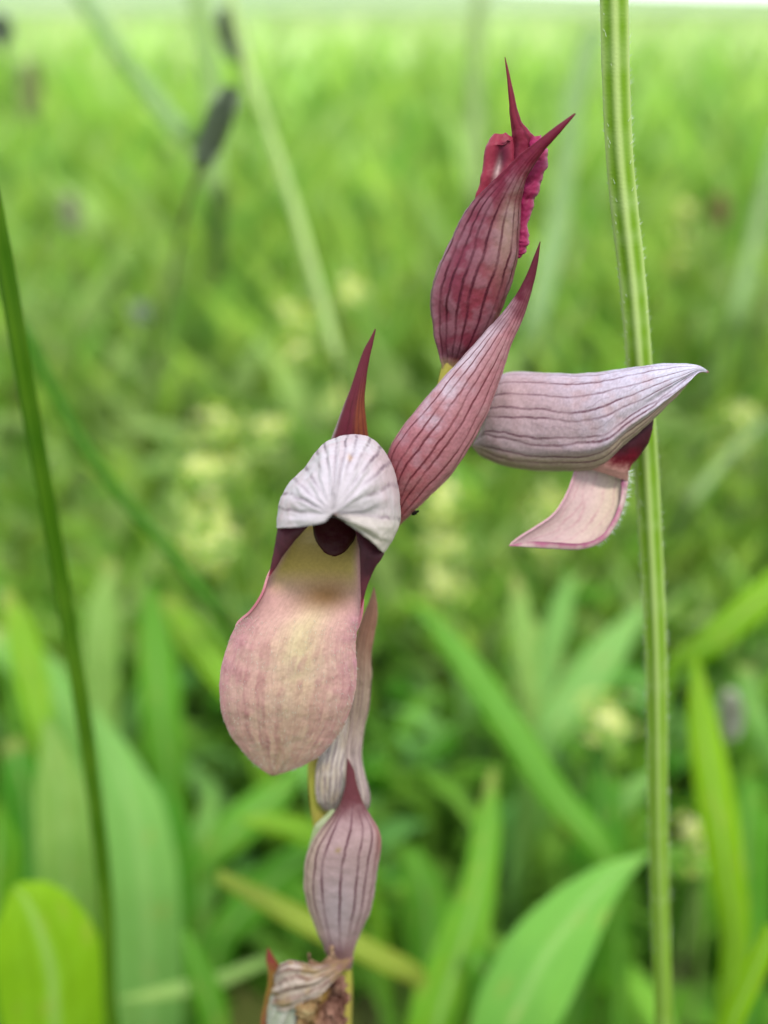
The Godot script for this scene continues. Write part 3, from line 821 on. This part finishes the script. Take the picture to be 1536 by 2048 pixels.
func right_flower(o: Node3D) -> void:
	var f := Node3D.new()
	f.name = "flower"
	o.add_child(f, true)
	var rows := [[962, 862, 942, 892, 8.5, 0.6], [984, 768, 960, 911, 8.2, 0.68], [1012, 745, 1000, 930, 7.6, 0.74], [1060, 744, 1056, 941, 7, 0.75], [1108, 746, 1112, 943, 6, 0.75], [1152, 747, 1168, 942, 5, 0.75], [1202, 743, 1210, 930, 4, 0.75], [1252, 736, 1246, 894, 3, 0.72], [1302, 729, 1288, 857, 2.2, 0.7], [1345, 726, 1331, 816, 1.6, 0.68], [1378, 727, 1364, 781, 1.2, 0.66], [1397, 731, 1391, 752, 1, 0.6], [1408, 736, 1405, 745, 1.2, 0.6], [1418, 743, 1417, 746, 2, 0.6]]
	var vs := [-0.60, -0.43, -0.35, -0.2, -0.04, 0.11, 0.2, 0.37, 0.43, 0.58, 0.68, 0.8]
	var dark := Color(0.11, 0.03, 0.055)
	loft(f, "hood", rows, 210, 300, -150, 96, petal, func(u, v, a, n):
		var c := Color(0.51, 0.37, 0.42).lerp(Color(0.62, 0.60, 0.76), smoothstep(0.2, 0.8, v - 0.3 * u + 0.4 * a))  # bluish sky highlight painted towards the tip
		c = c.lerp(Color(0.43, 0.26, 0.26), 0.7 * hill(u, -0.02, 0.3) * smoothstep(0.5, 0.0, v))
		c = c.lerp(Color(0.46, 0.34, 0.28), smoothstep(0.5, 0.62, u + 0.12 * (v - 0.5)))
		c = c.lerp(Color(0.42, 0.25, 0.27), clampf(a * 0.9, 0, 0.35))
		c = c * (1.0 + 0.14 * n2.get_noise_2d(v * 60.0, u * 6.0) + 0.12 * n2.get_noise_2d(v * 30.0 - u * 50.0, u * 40.0 + v * 40.0))
		var w := 0.0135 + 0.008 * (0.5 - absf(v - 0.5))
		c = c.lerp(dark, (0.8 + 0.3 * n) * vein(u, v, vs, w, 0.03))
		c = c.lerp(dark, 0.3 * vein(u + 0.06 * sin(v * 13.0), v, [-0.25, 0.02, 0.28, 0.41, 0.65], 0.011, 0.09) * clampf(0.5 + 2.0 * n1.get_noise_2d(v * 30.0, u * 20.0), 0, 1))
		c = c.lerp(Color(0.34, 0.13, 0.14), smoothstep(0.955, 0.99, v))
		c = c.lerp(Color(0.44, 0.22, 0.26), smoothstep(0.93, 1.0, u) * 0.6)
		return c * (1.0 + 0.12 * n),
		func(u, v, a, n): return (-0.03 * vein(u, v, vs, 0.04, 0.03) + 0.10 * a + 0.35 * hill(u, 0.46 + 0.12 * (0.6 - v), 0.06) * smoothstep(0.15, 0.5, v) - 0.25 * hill(u, 0.33, 0.07) * smoothstep(0.3, 0.8, v)) * (1.0 - smoothstep(0.9, 1.0, v)))
	# dark side lobe and throat of the lip
	loft(f, "side_lobe", [[1285, 846, 1308, 834, 3.4, 0.5], [1258, 862, 1305, 858, 3.2, 0.5], [1236, 886, 1297, 886, 3.2, 0.5], [1216, 905, 1280, 912, 3.4, 0.5], [1196, 922, 1264, 930, 3.7, 0.5], [1188, 930, 1257, 948, 4, 0.5], [1180, 938, 1256, 962, 4.4, 0.4]], 80, 90, -100, 110, petal, func(u, v, a, n):
		var c := Color(0.05, 0.006, 0.014).lerp(Color(0.17, 0.008, 0.022), smoothstep(0.36, 0.66, v + 0.12 * a))
		c = c.lerp(Color(0.48, 0.24, 0.22), smoothstep(0.54, 0.84, v - 0.14 * u + 0.05 * n + 0.1 * a))
		return c * (1.0 + 0.12 * n),
		func(_u, _v, a, n): return 0.06 * a)
	loft(f, "lip", [[1170, 915, 1250, 920, 5.2, -0.2], [1154, 938, 1256, 946, 4.8, -0.3], [1143, 970, 1254, 975, 4, -0.4], [1130, 1000, 1247, 1012, 3.2, -0.4], [1106, 1032, 1232, 1048, 2.6, -0.4], [1072, 1056, 1207, 1080, 2.2, -0.35], [1044, 1074, 1166, 1096, 2, -0.3], [1028, 1085, 1100, 1094, 2, -0.25], [1021, 1090, 1052, 1092, 2, -0.2], [1017, 1091, 1019, 1092, 2, 0]], 110, 150, -86, 96, petal, func(u, v, a, n):
		var c := Color(0.60, 0.42, 0.42).lerp(Color(0.66, 0.52, 0.40), hill(u, 0.35, 0.4) * smoothstep(0.9, 0.2, v))
		c = c.lerp(Color(0.60, 0.34, 0.40), 0.8 * smoothstep(-0.55, -0.95, u))
		c = c.lerp(Color(0.50, 0.24, 0.28), 0.45 * vein(u, v, [-0.6, -0.4, -0.15, 0.1, 0.35, 0.55], 0.045, 0.12) * (0.8 + a))
		c = c.lerp(Color(0.42, 0.10, 0.22), smoothstep(0.74, 1.0, u + 0.25 * a) * 0.9)
		c = c.lerp(Color(0.42, 0.12, 0.22), smoothstep(0.88, 1.0, v + 0.1 * a))
		return c * (1.0 + 0.12 * n),
		func(u, v, a, n): return 0.06 * a + 0.5 * hill(u, 0.98, 0.15))
	var hs := []
	var edge := [[1257, 940], [1256, 975], [1248, 1012], [1233, 1048], [1208, 1080], [1180, 1094]]
	for k in 110:
		var s := rng.randf() * 4.6
		var p := op(cr(edge, s, 0), cr(edge, s, 1), 3.0 + rng.randf_range(-0.6, 0.8))
		var q := op(cr(edge, s, 0) + lerpf(13, 6, s / 5.0) * rng.randf_range(0.5, 1.3), cr(edge, s, 1) + rng.randf_range(-7, 4) + 1.5 * s, 2.4 + rng.randf_range(-0.5, 0.8))
		hs.append([p, q - p, 0.00003])
	hairs(f, "lip_hair", hs, hair_mat)

func long_bract(o: Node3D) -> void:
	var rows := [[1080, 482, 1081, 484, 0.5, 0.7], [1068, 512, 1077, 520, 0.6, 0.7], [1049, 558, 1066, 572, 0.8, 0.7], [1021, 605, 1049, 630, 1, 0.7], [984, 648, 1024, 688, 1.2, 0.65], [940, 698, 1004, 748, 1.5, 0.62], [886, 756, 979, 818, 1.8, 0.6], [842, 808, 944, 888, 2, 0.6], [800, 860, 902, 950, 2.4, 0.6], [775, 905, 858, 995, 2.8, 0.6], [770, 955, 822, 1030, 3.4, 0.6], [772, 1015, 796, 1056, 4, 0.6], [772, 1080, 780, 1086, 4.6, 0.6]]
	var vs := [-0.58, -0.36, -0.18, -0.03, 0.12, 0.27, 0.44, 0.62]
	var dark := Color(0.10, 0.006, 0.016)
	loft(o, "bract", rows, 150, 280, -128, 112, petal, func(u, v, a, n):
		var c := Color(0.43, 0.18, 0.215).lerp(Color(0.56, 0.44, 0.52), smoothstep(0.25, -0.45, u + 0.3 * a) * hill(v, 0.45, 0.25))  # pale lilac upper edge: light from the sky painted on
		c = c.lerp(Color(0.38, 0.08, 0.095), smoothstep(0.5, 0.8, v - 0.15 * u + 0.2 * a) * 0.75)
		c = c.lerp(Color(0.46, 0.29, 0.31), clampf(a * 0.7, 0, 0.3))
		c = c.lerp(Color(0.46, 0.20, 0.22), smoothstep(0.45, 0.7, u) * 0.6)
		c = c * (1.0 + 0.2 * n2.get_noise_2d(v * 50.0, u * 8.0))
		c = c.lerp(dark, 0.9 * vein(u, v, vs, 0.023, 0.04))
		c = c.lerp(Color(0.26, 0.05, 0.07), 0.4 * vein(u + 0.05 * sin(v * 40.0), v, [-0.27, 0.04, 0.2, 0.35], 0.016, 0.1) * clampf(2.0 * n1.get_noise_2d(v * 40.0, u * 9.0), 0, 1))
		c = c.lerp(Color(0.11, 0.010, 0.026), 1.0 - smoothstep(0.16, 0.36, v + 0.08 * a))
		c = c.lerp(Color(0.46, 0.40, 0.14), smoothstep(0.35, 0.6, u) * smoothstep(0.86, 0.95, v) * 0.8)
		return c * (1.0 + 0.12 * n),
		func(u, v, a, n): return (-0.03 * vein(u, v, vs, 0.055, 0.035) + 0.09 * a) * smoothstep(0.0, 0.2, v))

func rear_bract(o: Node3D) -> void:
	var dark := Color(0.09, 0.012, 0.02)
	loft(o, "bract", [[750, 657, 752, 659, 2, 0.6], [738, 680, 747, 684, 2, 0.6], [724, 708, 740, 714, 2, 0.6], [703, 770, 732, 765, 2, 0.6], [683, 822, 730, 812, 2.2, 0.6], [660, 884, 738, 876, 2.8, 0.6], [650, 930, 750, 930, 4, 0.6], [670, 1000, 760, 1000, 6, 0.6], [720, 1080, 770, 1070, 6.5, 0.6]], 70, 130, -120, 115, petal, func(u, v, a, n):
		var c := Color(0.13, 0.018, 0.032).lerp(Color(0.22, 0.055, 0.025), smoothstep(0.0, 0.25, u) * smoothstep(0.3, 0.55, v))
		c = c.lerp(Color(0.42, 0.33, 0.34), smoothstep(-0.4, -0.62, u) * smoothstep(0.35, 0.6, v) * 0.8)
		c = c.lerp(dark, 0.8 * vein(u, v, [-0.42, -0.08, 0.12, 0.28, 0.45], 0.04, 0.03) * smoothstep(0.3, 0.5, v))
		return c * (1.0 + 0.12 * n),
		func(u, v, a, n): return -0.04 * vein(u, v, [-0.42, -0.08, 0.12, 0.28, 0.45], 0.07, 0.03) + 0.05 * a)

func front_flower(o: Node3D) -> void:
	var f := Node3D.new()
	f.name = "flower"
	o.add_child(f, true)
	# hood: a fan of pleats that meet in the point above the throat
	var rim := [[553, 1056, -9], [556, 1012, -7], [575, 970, -5], [608, 936, -3], [638, 896, -1.5], [668, 876, -0.5], [702, 869, 0], [738, 874, 0], [770, 905, -0.5], [793, 958, -2], [801, 1032, -5], [787, 1076, -8], [768, 1106, -10]]
	var tipx := 665.0
	var tipy := 1027.0
	var rows := []
	for t in [0.0, 0.12, 0.28, 0.46, 0.64, 0.8, 0.92, 1.0]:
		var r := []
		for k in rim.size():
			var q: Array = rim[k]
			var x := lerpf(tipx, q[0], maxf(t, 0.01))
			var y := lerpf(tipy, q[1], maxf(t, 0.01))
			if k == 0: y += 13.0 * sin(PI * pow(t, 0.5))
			if k == 1: y += 4.0 * sin(PI * t)
			if k == rim.size() - 1: y -= 6.0 * sin(PI * t)
			var z: float = lerpf(-15.0, q[2], 1.0 - sqrt(1.0 - t * t * 0.995))
			if k == 10: z += 1.2 * sin(PI * t)
			if k == 11: z -= 0.8 * sin(PI * t)
			r.append([x, y, z])
		rows.append(r)
	for s in [[0.94, 3.5], [0.7, 7.0], [0.3, 9.0]]:
		var r := []
		for k in rim.size(): r.append([lerpf(745, rim[k][0], s[0]), lerpf(1040, rim[k][1], s[0]), maxf(rim[k][2] + s[1], lerpf(8.0, rim[k][2], s[0]))])
		rows.append(r)
	var vs := [-0.84, -0.72, -0.6, -0.48, -0.36, -0.26, -0.15, -0.04, 0.07, 0.18, 0.29, 0.4, 0.52, 0.68]
	net(f, "hood", rows, 220, 200, petal, func(u, v, a, n):
		var c := Color(0.62, 0.56, 0.61).lerp(Color(0.58, 0.44, 0.48), clampf(0.35 + a, 0, 0.7) * smoothstep(0.3, 0.6, v))
		c = c.lerp(Color(0.58, 0.52, 0.45), smoothstep(0.6, 0.75, u) * 0.7)
		c = c.lerp(Color(0.63, 0.44, 0.46), hill(u, 0.45, 0.18) * smoothstep(0.3, 0.7, v) * 0.7)
		c = c.lerp(Color(0.16, 0.10, 0.14), 0.9 * vein(u, v, vs, 0.019, 0.02) * smoothstep(0.12, 0.55, v) * clampf(0.7 + a, 0.2, 1))
		c = c.lerp(Color(0.62, 0.38, 0.16), 0.6 * hill(u, 0.06, 0.03) * hill(v, 0.44, 0.02))
		c = c.lerp(Color(0.42, 0.22, 0.16), hill(u, 0.78, 0.22) * (1.0 - smoothstep(0.02, 0.1, v)) * 0.8)
		return c * (1.0 + 0.12 * n),
		func(u, v, a, n): return (0.11 * sin(u * 46.0 + 3.0 * n1.get_noise_2d(u * 8.0, v * 4.0)) - 0.1 * vein(u, v, vs, 0.03, 0.02)) * hill(v, 0.34, 0.25) + 0.12 * a * smoothstep(0.1, 0.4, v))
	# lip
	var lip := [[604, 1020, 718, 1030, 2, -0.6], [590, 1058, 722, 1062, -1, -0.7], [572, 1090, 721, 1090, -4, -0.7], [556, 1120, 720, 1122, -6, -0.65], [539, 1150, 722, 1158, -7.2, -0.52], [526, 1188, 724, 1196, -7.8, -0.38], [504, 1222, 721, 1232, -7.6, -0.2], [472, 1252, 714, 1262, -7, -0.02], [452, 1298, 712, 1305, -6, 0.16], [440, 1352, 714, 1355, -5, 0.24], [440, 1408, 704, 1412, -3.8, 0.3], [455, 1460, 680, 1466, -2, 0.3], [482, 1499, 643, 1509, -0.4, 0.28], [508, 1526, 602, 1533, 0.8, 0.25], [530, 1544, 568, 1546, 1.6, 0.22], [542, 1552, 550, 1552, 2.2, 0.3]]
	var lip_mesh := loft(f, "lip", lip, 170, 260, -88, 88, petal, func(u, v, a, n):
		var c := Color(0.72, 0.42, 0.39).lerp(Color(0.80, 0.50, 0.41), smoothstep(0.5, 0.85, v + 0.2 * a - 0.1 * absf(u)))
		c = c.lerp(Color(0.66, 0.32, 0.36), smoothstep(0.3, 1.0, absf(u)) * 0.6)
		c = c.lerp(Color(0.48, 0.18, 0.22), 0.28 * vein(u, v, [-0.8, -0.68, -0.55, -0.43, -0.31, -0.2, -0.1, 0.18, 0.28, 0.38, 0.5, 0.61, 0.74, 0.84], 0.022, 0.05) * smoothstep(0.42, 0.55, v))
		c = c.lerp(Color(0.58, 0.28, 0.34), (0.55 + a) * smoothstep(0.3, 0.8, absf(u)) * hill(v, 0.52, 0.16))
		c = c.lerp(Color(0.72, 0.58, 0.36), 0.95 * hill(u, 0.08, 0.24) * hill(v, 0.5, 0.17))
		c = c * (1.0 + 0.13 * n2.get_noise_2d(u * 26.0 + v * 8.0 * u, v * 5.0) + 0.08 * n2.get_noise_2d(u * 40.0, v * 60.0))
		c = c.lerp(Color(0.46, 0.20, 0.22), (0.32 + 0.8 * a) * vein(u + 0.12 * (v - 0.6) * u, v, [-0.75, -0.62, -0.5, -0.4, -0.3, -0.2, -0.1, 0.02, 0.14, 0.26, 0.38, 0.5, 0.62, 0.75], 0.055, 0.12) * smoothstep(0.4, 0.6, v))
		c = c.lerp(Color(0.50, 0.29, 0.19), 0.55 * hill(u, -0.02, 0.07) * smoothstep(0.7, 0.85, v))
		c = c.lerp(Color(0.60, 0.45, 0.12), (1.0 - smoothstep(0.22, 0.36, v)) * (1.0 - smoothstep(0.55, 0.9, absf(u))))
		c = c.lerp(Color(0.30, 0.14, 0.035), 0.9 * hill(u, 0.18, 0.45) * hill(v, 0.33 - 0.03 * u * u, 0.06))  # brown throat stain, with the shading inside painted into it
		c = c.lerp(Color(0.74, 0.57, 0.44), clampf(0.7 * n1.get_noise_2d(v * 30.0, u * 7.0), 0, 0.25) * smoothstep(0.45, 0.6, v))
		c = c.lerp(Color(0.50, 0.14, 0.20), smoothstep(0.8, 0.96, absf(u)) * hill(v, 0.36, 0.09) * 0.85)
		c = c.lerp(Color(0.20, 0.03, 0.05), 0.8 * smoothstep(0.955, 0.985, v))
		c = c.lerp(Color(0.42, 0.15, 0.18), smoothstep(0.93, 0.98, v) * smoothstep(0.75, 1.0, absf(u)))
		return c * (1.0 + 0.12 * n),
		func(u, v, a, n): return (0.02 * n + 0.08 * a + 0.22 * hill(u, 0.05, 0.1) - 0.12 * hill(u, -0.02, 0.05) * smoothstep(0.6, 0.8, v)) * smoothstep(0.3, 0.5, v))
	var lv: PackedVector3Array = lip_mesh.mesh.surface_get_arrays(0)[Mesh.ARRAY_VERTEX]
	var ln: PackedVector3Array = lip_mesh.mesh.surface_get_arrays(0)[Mesh.ARRAY_NORMAL]
	var lh := []
	for k in 900:
		var j := rng.randi_range(110, 232)
		var i := rng.randi_range(1, 168)
		lh.append([lv[j * 170 + i] + origin_of(f), ln[j * 170 + i] * rng.randf_range(0.0001, 0.0003) + Vector3(rng.randfn(), -1.2 + rng.randfn() * 0.5, rng.randfn()) * 0.0001, 0.000014])
	hairs(f, "lip_hair", lh, hair_mat)
	# dark interior, and the upturned side lobes
	loft(f, "column", [[624, 1036, 714, 1036, -4.4, 0.4], [627, 1062, 713, 1062, -5, 0.4], [634, 1084, 705, 1084, -5.6, 0.4], [646, 1102, 692, 1102, -6.2, 0.4], [657, 1110, 680, 1110, -6.5, 0.4], [666, 1113, 671, 1113, -6.6, 0.4]], 40, 40, -110, 110, petal, func(u, v, a, n): return Color(0.045, 0.004, 0.006) * (1.0 + 0.12 * n), func(_u, _v, a, _n): return 0.1 * a)
	var lobe := func(u, v, a, n): return Color(0.07, 0.018, 0.03).lerp(Color(0.12, 0.03, 0.045), clampf(0.5 + a, 0, 1)).lerp(Color(0.30, 0.04, 0.07), smoothstep(0.75, 1.0, v)) * (1.0 + 0.12 * n)
	var flat := func(_u, _v, a, _n): return 0.1 * a
	loft(f, "side_lobe", [[562, 1030, 632, 1034, -7, 0.3], [554, 1060, 611, 1058, -8, 0.35], [550, 1085, 589, 1082, -8.4, 0.4], [545, 1113, 566, 1112, -8.6, 0.4], [540, 1138, 551, 1137, -8.6, 0.4], [537, 1152, 539, 1153, -8.5, 0.4]], 40, 60, -100, 100, petal, lobe, flat)
	loft(f, "side_lobe", [[706, 1040, 770, 1085, -7, 0.3], [712, 1070, 770, 1104, -8, 0.35], [718, 1100, 763, 1118, -8.6, 0.4], [720, 1130, 750, 1137, -8.8, 0.4], [721, 1165, 736, 1168, -8.8, 0.4], [722, 1195, 728, 1197, -8.6, 0.4], [721, 1216, 723, 1216, -8.4, 0.4]], 40, 60, -100, 100, petal, lobe, flat)

func lower_flower(o: Node3D) -> void:
	# a drying flower behind the lip: brown pointed bract and pale striped hood
	var vs := [-0.5, -0.28, -0.08, 0.12, 0.32, 0.52]
	loft(o, "bract", [[747, 1174, 749, 1175, 4, 0.6], [738, 1204, 755, 1206, 4, 0.6], [724, 1236, 754, 1246, 4, 0.5], [712, 1280, 744, 1300, 4, 0.5], [706, 1340, 743, 1352, 4, 0.5], [700, 1400, 739, 1414, 4, 0.5], [694, 1450, 729, 1460, 4, 0.5], [688, 1500, 724, 1512, 3.6, 0.5], [690, 1540, 731, 1550, 3.2, 0.6], [694, 1580, 740, 1586, 3, 0.7], [698, 1606, 739, 1612, 3, 0.7], [700, 1640, 722, 1644, 3.4, 0.6]], 70, 220, -120, 115, petal, func(u, v, a, n):
		var c := Color(0.40, 0.30, 0.23).lerp(Color(0.27, 0.12, 0.08), smoothstep(0.45, 0.2, v) * 0.8)
		c = c.lerp(Color(0.52, 0.42, 0.40), smoothstep(0.45, 0.7, v) * 0.8)
		c = c.lerp(Color(0.10, 0.05, 0.09), 0.85 * vein(u, v, vs, 0.05, 0.06) * smoothstep(0.2, 0.5, v))
		c = c.lerp(Color(0.22, 0.09, 0.06), 0.7 * vein(u, v, vs, 0.06, 0.06) * smoothstep(0.5, 0.2, v))
		c = c.lerp(Color(0.40, 0.36, 0.20), smoothstep(0.5, 0.75, u) * 0.7)
		return c * (1.0 + 0.12 * n),
		func(u, v, a, n): return 0.1 * sin(u * 14.0 + 0.8 * a) * smoothstep(0.0, 0.3, v) + 0.12 * a)
	loft(o, "drying_hood", [[690, 1370, 700, 1372, 4.5, 0.6], [672, 1430, 698, 1436, 4, 0.7], [650, 1490, 694, 1496, 3.4, 0.7], [635, 1530, 692, 1536, 3, 0.7], [632, 1575, 690, 1570, 2.8, 0.7], [637, 1605, 680, 1606, 3, 0.7], [650, 1621, 668, 1623, 3.4, 0.6]], 70, 120, -120, 115, petal, func(u, v, a, n):
		var c := Color(0.55, 0.47, 0.42).lerp(Color(0.42, 0.33, 0.22), clampf(a + 0.2, 0, 0.6))
		c = c.lerp(Color(0.14, 0.09, 0.13), 0.8 * vein(u, v, [-0.55, -0.36, -0.18, 0.02, 0.2, 0.4, 0.58], 0.05, 0.06))
		return c * (1.0 + 0.12 * n),
		func(u, v, a, n): return 0.12 * sin(u * 17.0 + 1.0 * a))

func lower_bud(o: Node3D) -> void:
	loft(o, "ovary", [[664, 1618, 676, 1622, 2.6, 0.7], [632, 1648, 664, 1650, 2.4, 0.7], [620, 1680, 660, 1680, 2.4, 0.7], [614, 1710, 660, 1710, 2.5, 0.7], [616, 1750, 660, 1750, 3, 0.7]], 40, 50, -120, 120, petal, func(u, v, a, n): return Color(0.36, 0.46, 0.20).lerp(Color(0.44, 0.48, 0.30), clampf(a + 0.3, 0, 1)) * (1.0 + 0.12 * n), func(_u, _v, a, _n): return 0.08 * a)
	var vs := [-0.5, -0.36, -0.22, 0.04, 0.24, 0.40, 0.54]
	var rows := [[695, 1517, 697, 1518, 0, 0.6], [692, 1542, 708, 1540, 0, 0.6], [690, 1570, 714, 1568, -0.3, 0.6], [680, 1606, 728, 1608, -0.6, 0.6], [661, 1632, 743, 1634, -0.8, 0.62], [638, 1662, 759, 1662, -1, 0.64], [617, 1696, 763, 1692, -1, 0.66], [608, 1730, 757, 1728, -0.8, 0.66], [607, 1770, 751, 1768, -0.4, 0.66], [613, 1806, 743, 1815, 0.2, 0.66], [625, 1842, 730, 1848, 0.8, 0.66], [643, 1884, 714, 1884, 1.6, 0.66], [653, 1908, 707, 1910, 2.2, 0.66], [664, 1940, 702, 1940, 3.2, 0.66]]
	loft(o, "bract", rows, 130, 260, -125, 120, petal, func(u, v, a, n):
		var c := Color(0.42, 0.28, 0.29).lerp(Color(0.44, 0.33, 0.25), smoothstep(-0.2, -0.5, u) * 0.7)
		c = c.lerp(Color(0.45, 0.37, 0.42), 0.7 * hill(u, 0.0, 0.35) * hill(v, 0.72, 0.14))
		c = c.lerp(Color(0.12, 0.03, 0.038), smoothstep(0.46, 0.2, v + 0.05 * a))
		c = c.lerp(Color(0.33, 0.13, 0.12), smoothstep(0.4, 0.6, u) * hill(v, 0.42, 0.12) * 0.8)
		c = c.lerp(Color(0.08, 0.012, 0.03), 0.9 * vein(u, v, vs, 0.024, 0.025) * smoothstep(0.15, 0.35, v) * (1.0 - smoothstep(0.88, 0.95, v)))
		c = c.lerp(Color(0.30, 0.14, 0.15), smoothstep(0.8, 0.95, v) * 0.7)
		c = c.lerp(Color(0.32, 0.22, 0.06), 0.7 * hill(u, -0.06, 0.035) * hill(v, 0.475, 0.012))
		return c * (1.0 + 0.12 * n),
		func(u, v, a, n): return (-0.03 * vein(u, v, vs, 0.06, 0.025) + 0.1 * a) * smoothstep(0.05, 0.25, v))

func withered(o: Node3D) -> void:
	var f := Node3D.new()
	f.name = "withered_flower"
	o.add_child(f, true)
	var crumple := func(u, v, a, n): return 0.55 * a + 0.25 * n
	loft(f, "hood", [[550, 1950, 542, 2016, 0, 0.6], [562, 1930, 562, 2022, -1.4, 0.6], [590, 1924, 596, 2012, -2, 0.6], [620, 1934, 632, 1994, -2, 0.6], [648, 1932, 660, 1968, -1.6, 0.6], [676, 1924, 684, 1942, -1, 0.6], [706, 1914, 708, 1918, -0.6, 0.5]], 110, 120, -120, 95, dry_mat, func(u, v, a, n):
		var c := Color(0.52, 0.41, 0.35).lerp(Color(0.24, 0.09, 0.08), smoothstep(0.5, 0.9, v) * 0.8)
		c = c.lerp(Color(0.20, 0.11, 0.09), 0.85 * vein(u, v, [-0.62, -0.3, 0.0, 0.22, 0.45, 0.66], 0.09, 0.08))
		c = c.lerp(Color(0.32, 0.21, 0.07), clampf(a * 1.3, 0, 0.6))
		return c * (1.0 + 0.12 * n),
		func(u, v, a, n): return 0.16 * sin(u * 15.0 + 1.2 * a) + 0.25 * a)
	loft(f, "curled_edge", [[612, 1940, 612, 1952, 0, 0.4], [617, 1906, 622, 1950, 0, 0.4], [626, 1921, 640, 1950, 0.2, 0.4], [646, 1922, 655, 1948, 0.3, 0.4], [657, 1908, 666, 1942, 0.4, 0.4], [664, 1892, 674, 1938, 0.4, 0.4], [669, 1914, 692, 1930, 0.5, 0.4]], 30, 60, -80, 80, dry_mat, func(_u, _v, a, n): return Color(0.46, 0.29, 0.18).lerp(Color(0.24, 0.10, 0.08), clampf(0.4 + a, 0, 1)) * (1.0 + 0.12 * n), crumple)
	loft(f, "ovary", [[545, 1985, 592, 1985, 0, 0.6], [538, 2010, 598, 2005, 0, 0.6], [534, 2050, 604, 2050, 0.6, 0.6], [536, 2100, 606, 2100, 2, 0.6], [570, 2150, 650, 2150, 5, 0.6]], 60, 60, -120, 120, dry_mat, func(u, v, a, n): return Color(0.44, 0.46, 0.36).lerp(Color(0.56, 0.52, 0.48), clampf(sin(u * 16.0 + v * 20.0) + a, 0, 1) * 0.6) * (1.0 + 0.12 * n), func(u, v, a, n): return 0.14 * sin(u * 16.0 + v * 20.0) + 0.2 * a)
	loft(f, "shrivelled_lip", [[640, 1960, 672, 1956, 0.6, 0.5], [630, 1985, 693, 1980, 0, 0.5], [612, 2005, 694, 2005, -0.6, 0.5], [600, 2030, 690, 2035, -0.8, 0.5], [604, 2070, 682, 2070, -0.4, 0.5], [620, 2110, 670, 2110, 1, 0.5]], 90, 90, -110, 110, dry_mat, func(u, v, a, n): return Color(0.09, 0.03, 0.02).lerp(Color(0.34, 0.18, 0.13), clampf(0.3 + a * 1.2 + n, 0, 1)).lerp(Color(0.30, 0.18, 0.05), hill(u, -0.4, 0.25)), func(u, v, a, n): return 1.5 * a + 0.6 * n - 3.0 * hill(u, -0.12, 0.3) * hill(v, 0.3, 0.28))
	loft(f, "dry_fold", [[574, 2002, 600, 2004, -1.2, 0.5], [584, 2016, 640, 1992, -1.8, 0.5], [592, 2036, 634, 2012, -1.8, 0.5], [598, 2060, 622, 2046, -1.2, 0.5], [602, 2090, 616, 2086, -0.6, 0.5]], 50, 60, -100, 100, dry_mat, func(u, v, a, n): return Color(0.34, 0.19, 0.09).lerp(Color(0.46, 0.35, 0.18), clampf(0.2 + a + n, 0, 1)), crumple)
	loft(o, "bract", [[535, 1894, 537, 1895, 1.5, 0.5], [532, 1918, 548, 1914, 1.5, 0.5], [536, 1944, 560, 1936, 1.6, 0.5], [534, 1975, 556, 1968, 1.8, 0.5], [527, 2010, 548, 2008, 2, 0.5], [521, 2050, 542, 2048, 2.4, 0.5], [524, 2100, 560, 2100, 3.4, 0.5], [560, 2150, 630, 2150, 6, 0.5]], 40, 90, -110, 110, petal, func(u, v, a, n): return Color(0.24, 0.05, 0.04).lerp(Color(0.30, 0.17, 0.04), smoothstep(0.12, 0.35, v + 0.2 * a)).lerp(Color(0.34, 0.10, 0.06), smoothstep(0.5, 0.8, v)) * (1.0 + 0.12 * n), func(_u, _v, a, _n): return 0.1 * a)

func insect() -> void:
	var p := op(829, 1026, 1.6)
	var o := thing("insect", "tiny black insect on the lower edge of the long striped bract", "insect", p)
	var m := StandardMaterial3D.new()
	m.albedo_color = Color(0.05, 0.04, 0.03)
	m.roughness = 0.7
	m.metallic_specular = 0.1
	var s := SphereMesh.new()
	s.radius = 0.00027
	s.height = 0.00054
	s.radial_segments = 16
	s.rings = 8
	var b := put("body", s, m, o)
	b.basis = Basis(fz, -0.5) * Basis.from_scale(Vector3(1.3, 0.8, 0.9))
	var h := put("head", s, m, o)
	h.position = (fx * 0.00035 + fy * 0.00016)
	h.basis = Basis.from_scale(Vector3.ONE * 0.5)
	var hs := []
	for k in 6:
		hs.append([p + fx * (-0.0002 + 0.0002 * (k % 3)), fy * (-0.0003 if k < 3 else 0.0003) + fx * (0.00012 * (k % 3 - 1)), 0.00004])
	for k in 6: hairs(o, "leg", [hs[k]], m)
